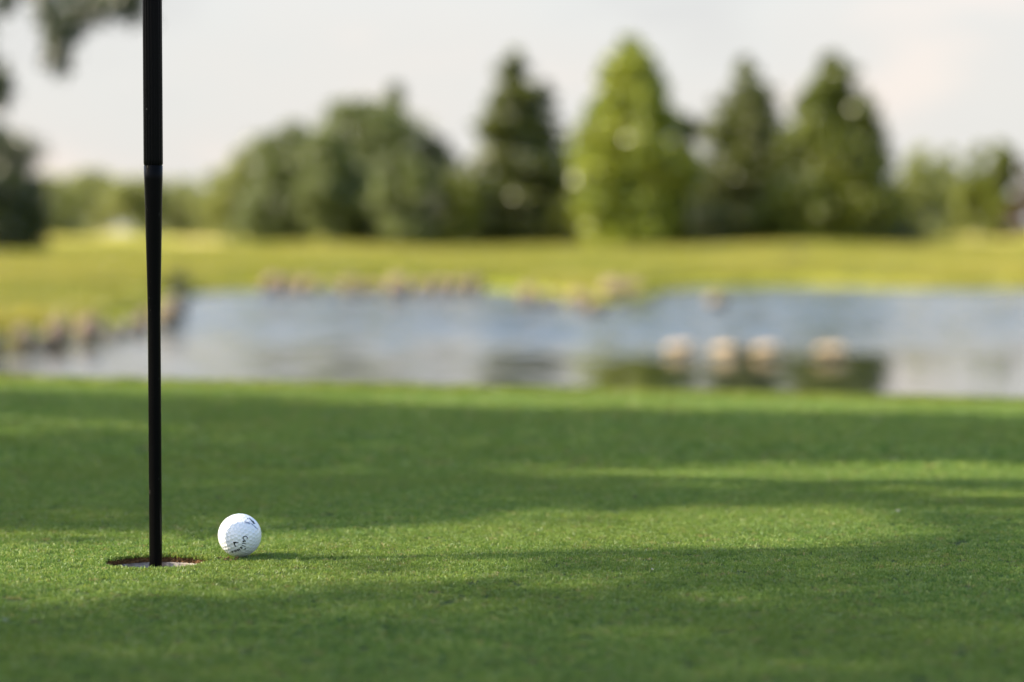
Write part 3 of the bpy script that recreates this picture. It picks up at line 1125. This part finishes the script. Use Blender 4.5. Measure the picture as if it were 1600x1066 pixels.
# shrubs along the shore
broadleaf('shore_shrub', 'dark shrub on the left shore just right of the black pole', 278, 405, 470, 20, 50, 'shade', 2500, .02, 9, 'shore shrubs', cat='shrub')
broadleaf('shore_shrub', 'small dark shrub on the far bank below the spruces', 1242, 392, 440, 24, 78, 'shade', 2500, .02, 9, 'shore shrubs', cat='shrub')

# ------------------------------------------------------------------ boulders
def rock_mat(name, c1, c2, c3):
    m, t, out = mat(name)
    tcx = N(t, 'ShaderNodeTexCoord')
    n1 = N(t, 'ShaderNodeTexNoise', i_Scale=6.0, i_Detail=8.0, i_Roughness=0.65)
    t.links.new(tcx.outputs['Object'], n1.inputs[0])
    p = principled(t, out, Roughness=0.85)
    t.links.new(ramp(t, n1.outputs['Fac'], [(0.32, c1), (0.52, c2), (0.72, c3)]), p.inputs['Base Color'])
    b = N(t, 'ShaderNodeBump', i_Strength=0.7, i_Distance=0.03)
    t.links.new(n1.outputs['Fac'], b.inputs['Height'])
    t.links.new(b.outputs[0], p.inputs['Normal'])
    return m


ROCK = {'gold': rock_mat('golden_stone', (0.24, 0.17, 0.09), (0.46, 0.35, 0.20), (0.60, 0.47, 0.31)),
        'pink': rock_mat('pink_granite', (0.11, 0.075, 0.055), (0.24, 0.175, 0.125), (0.35, 0.265, 0.20)),
        'tan': rock_mat('tan_stone', (0.12, 0.09, 0.055), (0.26, 0.20, 0.12), (0.37, 0.29, 0.19)),
        'grey': rock_mat('grey_stone', (0.06, 0.052, 0.045), (0.13, 0.115, 0.10), (0.22, 0.20, 0.175))}


def boulder(label, px, py, wpx, hpx, pal, group, Y=None, name='boulder'):
    if Y is None:                                       # where that sight line meets the waterline
        Y = (CAM_H - (ZW + 0.03)) * F_PX / (py - HORIZON)
    p0 = at(px, py, Y)
    bm_ = bmesh.new()
    bmesh.ops.create_icosphere(bm_, subdivisions=3, radius=1.0)
    ph = rng.uniform(0, 6.28, 9)
    planes = [(Vector(rng.normal(size=3)).normalized(), rng.uniform(.62, .9)) for _ in range(9)]
    for v in bm_.verts:
        d = v.co.normalized()
        r_ = 1.0
        for nv, q in planes:
            dn = d.dot(nv)
            if dn > 0.05:
                r_ = min(r_, q / dn)
        r_ *= 1 + 0.05 * math.sin(5 * d.x + ph[0]) * math.sin(6 * d.y + ph[1]) + 0.03 * math.sin(11 * d.z + ph[2]) * math.sin(9 * d.x + ph[3])
        v.co = d * r_
    me_ = bpy.data.meshes.new(name)
    bm_.to_mesh(me_)
    bm_.free()
    me_.polygons.foreach_set('use_smooth', np.ones(len(me_.polygons), dtype=bool))
    w_ = wpx * Y / F_PX / 2 * 1.08
    h_ = hpx * Y / F_PX * .98
    me_.transform(Matrix.Diagonal((w_, w_ * rng.uniform(.7, 1.0), h_ * .62, 1)) @ Matrix.Rotation(rng.uniform(0, 6), 4, 'Z'))
    me_.update()
    o = link(name, me_, ROCK[pal])
    o.location = (p0.x, Y, p0.z + h_ * .42)
    return tag(o, label, 'boulder', group)


LB = 'boulders on the left shore'
for px, py, w_, h_, pal, wd in ((-12, 548, 34, 30, 'grey', 'grey boulder cut off by the left edge on the near shore'),
                                (38, 540, 38, 34, 'tan', 'tan boulder nearest the left edge on the near left shore'),
                                (66, 541, 26, 22, 'grey', 'small dark boulder between the tan and the first pink boulder'),
                                (94, 538, 40, 38, 'pink', 'pink boulder second from left in the near left row'),
                                (142, 533, 42, 40, 'pink', 'largest pink boulder in the near left row, left of the pole'),
                                (176, 526, 30, 22, 'grey', 'low grey boulder right of the largest pink boulder'),
                                (208, 519, 32, 24, 'grey', 'low grey boulder just left of the black pole'),
                                (228, 512, 24, 26, 'pink', 'pink boulder half hidden by the black pole'),
                                (258, 508, 34, 38, 'tan', 'tan boulder just right of the pole on the left point'),
                                (278, 498, 28, 44, 'grey', 'tall dark boulder at the tip of the left point')):
    boulder(wd, px, py, w_, h_, pal, LB)
FB = 'boulders along the far shore'
far = [(425, 456, 30, 26, 'pink', 'first pink boulder at the left end of the far shore row'),
       (452, 457, 26, 24, 'pink', 'second pink boulder from the left in the far shore row'),
       (480, 457, 30, 24, 'tan', 'third boulder, tan, from the left in the far shore row'),
       (516, 458, 22, 18, 'grey', 'small grey boulder fourth in the far shore row'),
       (550, 459, 32, 28, 'tan', 'pale tan boulder fifth in the far shore row'),
       (583, 459, 26, 22, 'tan', 'tan boulder sixth in the far shore row'),
       (622, 460, 38, 32, 'pink', 'broad pink boulder in the middle of the far shore row'),
       (660, 459, 26, 22, 'pink', 'pink boulder right of the broad middle boulder on the far shore'),
       (690, 458, 26, 24, 'pink', 'pink boulder third from the right end of the far shore row'),
       (716, 457, 24, 22, 'tan', 'tan boulder second from the right end of the far shore row'),
       (742, 458, 26, 24, 'pink', 'last pink boulder at the right end of the far shore row')]
for px, py, w_, h_, pal, wd in far:
    boulder(wd, px, py, w_, h_, pal, FB)
PB = 'boulders on the grassy point'
for px, py, w_, h_, pal, wd in ((828, 470, 34, 24, 'pink', 'leftmost pink boulder at the foot of the grassy point'),
                                (862, 475, 28, 20, 'grey', 'grey boulder second from left on the grassy point'),
                                (905, 478, 34, 24, 'tan', 'tan boulder third from left on the grassy point'),
                                (930, 487, 38, 22, 'tan', 'tan boulder lowest at the tip of the grassy point'),
                                (960, 470, 42, 34, 'pink', 'largest pale pink boulder on the grassy point'),
                                (992, 462, 28, 24, 'pink', 'pink boulder at the right end of the grassy point')):
    boulder(wd, px, py, w_, h_, pal, PB)
SB = 'stones standing in the pond'
for px, py, w_, h_, pal, wd in ((1120, 478, 30, 20, 'tan', 'pale stone alone in the far water below the middle spruce'),
                                (1064, 550, 46, 15, 'gold', 'leftmost of the four sunlit stones standing in the water'),
                                (1138, 551, 50, 14, 'gold', 'second from left of the four sunlit stones in the water'),
                                (1194, 551, 46, 14, 'gold', 'third from left of the four sunlit stones in the water'),
                                (1296, 554, 58, 17, 'gold', 'rightmost and largest of the four sunlit stones in the water')):
    boulder(wd, px, py, w_, h_, pal, SB)

# ------------------------------------------------------------------ overhanging tree at the upper left
def twig_leaves(cl, n, spread, size, droop=0.5):
    """Leaves in loose clumps at the given centres."""
    cl = np.array(cl)
    k = rng.integers(0, len(cl), n)
    C = cl[k] + rng.normal(size=(n, 3)) * spread
    return C, k


OT = Vector((-11.0, 26.0, 0))
OT.z = hz(OT.x, OT.y)
root = empty('overhanging_tree', OT)
tag(root, 'dark leafy branches hanging into the upper left corner', 'tree')
hang = []
for px, py in ((72, 10), (80, 35), (84, 55), (88, 78), (92, 100), (98, 60), (110, 22), (118, 45), (130, 12), (150, 22), (160, 5), (178, 14), (196, 8), (212, 18), (100, -12), (60, -15),
               (140, -20), (185, -18), (215, -12), (20, -25), (5, 5), (-6, 118), (-2, 140), (-8, 155), (30, -40), (240, -35), (-30, 90), (-25, 40)):
    Yh = 24 + rng.uniform(-.8, .8)
    hang.append(tuple(at(px, py, Yh)))
C, k = twig_leaves(hang, 2700, 0.070, 0.08)
upper = [tuple(Vector((OT.x + 3.6 * math.cos(a_) * q, OT.y + 3.6 * math.sin(a_) * q, 4.2 + 4.5 * h_))) for a_, q, h_ in zip(rng.uniform(0, 6.28, 90), rng.random(90) ** .5, rng.random(90))]
C2, k2 = twig_leaves(upper, 9000, 0.5, 0.1)
C = np.concatenate([C, C2]) - np.array(OT)
me_ = leaf_cards('crown', C, rng.uniform(.07, .12, len(C)), .055, rnd=rng.random(len(C)))
link('crown', me_, PAL['shade'], root)
paths = [[((0, 0, -.2), .32), ((.1, 0, 1.5), .25), ((.2, .1, 3.5), .18), ((.3, .1, 6.5), .06)]]
top_ = Vector((.15, 0, 2.9))
l1 = at(90, -70, 24) - OT
l2 = at(215, -60, 24) - OT
l0 = at(-40, -60, 24) - OT
paths += [[(tuple(top_), .09), (tuple(top_.lerp(l0, .6) + Vector((0, 0, .5))), .06), (tuple(l0), .035), (tuple(l1), .02), (tuple(l2), .008)]]
for q in ((92, 100), (110, 30), (178, 10), (60, -10), (212, 15)):
    e_ = at(q[0], q[1], 24) - OT
    s_ = at(min(max(q[0] - 10, 80), 200), -66, 24) - OT
    paths.append([(tuple(s_), .010), (tuple(s_.lerp(e_, .5) + Vector((.03, 0, 0))), .007), (tuple(e_), .003)])
paths.append([(tuple(top_ * .7), .06), (tuple(at(-60, 60, 24) - OT + Vector((-1, 0, .3))), .03), (tuple(at(-8, 160, 24) - OT), .005)])
for u_ in upper[:14]:
    u_ = Vector(u_) - OT
    paths.append([((.2, .1, 3.4), .07), (tuple(Vector((.2, .1, 3.4)).lerp(u_, .5)), .045), (tuple(u_), .012)])
link('trunk', limbs_mesh('trunk', paths), M['bark'], root)

# ------------------------------------------------------------------ tree beside the green, out of frame, that shades it
def lit(x, y):
    """Share of the foliage that is open towards the sun over a spot of the green."""
    def ell(cx, cy, rx, ry, soft=.35):
        d_ = np.hypot((x - cx) / rx, (y - cy) / ry)
        return 1 - smooth(1 - soft, 1 + soft, d_)
    def poly(P):
        ins = np.zeros(x.shape, bool)
        for i in range(len(P)):
            (ax_, ay_), (bx_, by_) = P[i], P[(i + 1) % len(P)]
            c_ = (ay_ > y) != (by_ > y)
            ins ^= c_ & (x < ax_ + (y - ay_) * (bx_ - ax_) / (by_ - ay_ + 1e-12))
        return ins.astype(float)
    v = poly([(-.75, 2.60), (-.2, 2.62), (0, 2.76), (.32, 2.86), (.5, 2.62), (.32, 2.42), (.12, 2.402), (-.20, 2.38), (-.10, 2.19), (-.3, 2.08), (-.75, 2.06)])
    v = np.maximum(v, .85 * ell(-.12, 2.27, .24, .13, .5))
    v = np.maximum(v, .5 * ell(.16, 2.14, .30, .11, .5))
    v = np.maximum(v, .35 * ell(.25, 2.31, .40, .09, .5))
    v = np.maximum(v, .32 * ell(.1, 1.84, .8, .16, .6))
    v = np.maximum(v, .65 * ell(.38, 2.74, .36, .13))
    v = np.maximum(v, .35 * ell(.62, 2.42, .30, .10))
    v = np.maximum(v, 1.0 * ell(.66, 3.25, .72, .135))
    v = np.maximum(v, .45 * ell(-.12, 3.23, .32, .07))
    v = np.maximum(v, .7 * ell(.66, 2.99, .30, .065))
    v = np.maximum(v, .65 * ell(-.78, 3.98, .36, .18))
    v = np.maximum(v, .25 * ell(-.45, 1.95, .3, .12))
    edge = 4.42 + .10 * np.clip(-x, 0, 1) - 0.02 * x
    v = np.maximum(v, smooth(edge - .05, edge + .08, y) * np.where(x < -.35, .55, 1.0))
    return v


TX, TY = -7.4, 0.3
tree = empty('shade_tree', (TX, TY, hz(TX, TY)))
tz0 = tree.location.z
tag(tree, 'broad tree beside the green casting dappled shade across it', 'tree')
npts = 30000
px_ = rng.uniform(-1.7, 2.0, npts)
py_ = rng.uniform(0.9, 4.75, npts)
keep = rng.random(npts) > lit(px_ + rng.normal(0, .04, npts), py_ + rng.normal(0, 1, npts) * np.where(((py_ > 2.5) & (py_ < 2.95)) | (py_ < 2.22), .06, .02)) * 1.02
px_, py_ = px_[keep], py_[keep]
zz_ = 2.8 + 3.6 * rng.random(len(px_))
S = np.array(SUN) / SUN.z
C = np.stack([px_ + S[0] * zz_, py_ + S[1] * zz_, zz_], -1)
# the rest of the crown, away from the shaded patch
q = rng.normal(size=(16000, 3))
q /= np.linalg.norm(q, axis=1)[:, None]
q = q * (rng.random(16000) ** .4)[:, None] * np.array([3.6, 3.3, 2.4]) + np.array([TX + .4, TY, 5.6])
gxy = q[:, :2] - S[None, :2] * q[:, 2:3]
inside = (np.abs(gxy[:, 0]) < 2.1) & (gxy[:, 1] > .7) & (gxy[:, 1] < 6.6)
q = q[~inside]
C = np.concatenate([C, q])
me_ = leaf_cards('crown', C - np.array([TX, TY, tz0]), rng.uniform(.06, .095, len(C)), .052, rnd=rng.random(len(C)))
link('crown', me_, PAL['olive'], tree)
paths = [[((0, 0, -.2), .30), ((.05, 0, 1.2), .24), ((.2, -.1, 2.6), .19), ((.5, -.2, 4.6), .12), ((.8, -.2, 6.8), .03)]]
def shades_open(path):
    """True where a limb would throw its shadow across an open, sunlit patch of the green."""
    for (a_, _), (b_, _) in zip(path[:-1], path[1:]):
        for f_ in np.linspace(0, 1, 12):
            w_ = Vector(a_).lerp(Vector(b_), f_) + Vector((TX, TY, tz0))
            gx_, gy_ = w_.x - S[0] * w_.z, w_.y - S[1] * w_.z
            if abs(gx_) < 1.2 and 1.5 < gy_ < 5 and lit(np.array([gx_]), np.array([gy_]))[0] > .25:
                return True
    return False


n_ok = 0
for e_ in C[rng.permutation(len(C))][:400]:
    e_ = Vector(e_) - Vector((TX, TY, tz0))
    s_ = Vector((.2, -.1, 2.7 if e_.z < 3.6 else 3.6))
    path = [(tuple(s_), .085), (tuple(s_.lerp(e_, .5) + Vector((0, 0, .25))), .05), (tuple(e_), .012)]
    if not shades_open(path):
        paths.append(path)
        n_ok += 1
    if n_ok == 16:
        break
link('trunk', limbs_mesh('trunk', paths), M['bark'], tree)

# ------------------------------------------------------------------ scraps on the green
def scrap(label, px, py, size, colour, name, cat):
    Y = CAM_H * F_PX / (py - HORIZON)
    p0 = at(px, py, Y)
    m, t, out = mat(name + '_surface')
    tcx = N(t, 'ShaderNodeTexCoord')
    n1 = N(t, 'ShaderNodeTexNoise', i_Scale=400.0, i_Detail=3.0)
    t.links.new(tcx.outputs['Object'], n1.inputs[0])
    p = principled(t, out, Roughness=0.8)
    t.links.new(mixcol(t, n1.outputs['Fac'], tuple(c * .7 for c in colour), colour), p.inputs['Base Color'])
    pts = []
    kk = 9
    for i in range(kk):
        a_ = 2 * math.pi * i / kk
        pts.append((size * math.cos(a_) * rng.uniform(.7, 1.1), size * .55 * math.sin(a_) * rng.uniform(.7, 1.1), size * .5 * math.cos(a_) ** 2))
    V_ = pts + [(x_, y_, z_ + size * .12) for x_, y_, z_ in pts]
    F_ = [tuple(range(kk))[::-1], tuple(range(kk, 2 * kk))] + [(i, (i + 1) % kk, kk + (i + 1) % kk, kk + i) for i in range(kk)]
    o = link(name, mesh_from(name, V_, F_, smooth=False), m)
    o.location = (p0.x, p0.y, 0.0042)
    o.rotation_euler = (0.2, 0, rng.uniform(0, 6))
    return tag(o, label, cat)


scrap('dark leaf scrap lying on the shaded middle of the green', 992, 786, .006, (0.05, 0.04, 0.02), 'leaf_scrap', 'leaf')
scrap('tiny white fleck on the right half of the green', 1403, 806, .0035, (0.34, 0.34, 0.30), 'pale_fleck', 'fleck')
scrap('tiny pale fleck in the sharp grass right of centre', 1020, 899, .002, (0.32, 0.32, 0.28), 'pale_fleck', 'fleck')
scrap('pale fleck near the left edge in the foreground', 8, 981, .003, (0.2, 0.24, 0.2), 'pale_fleck', 'fleck')
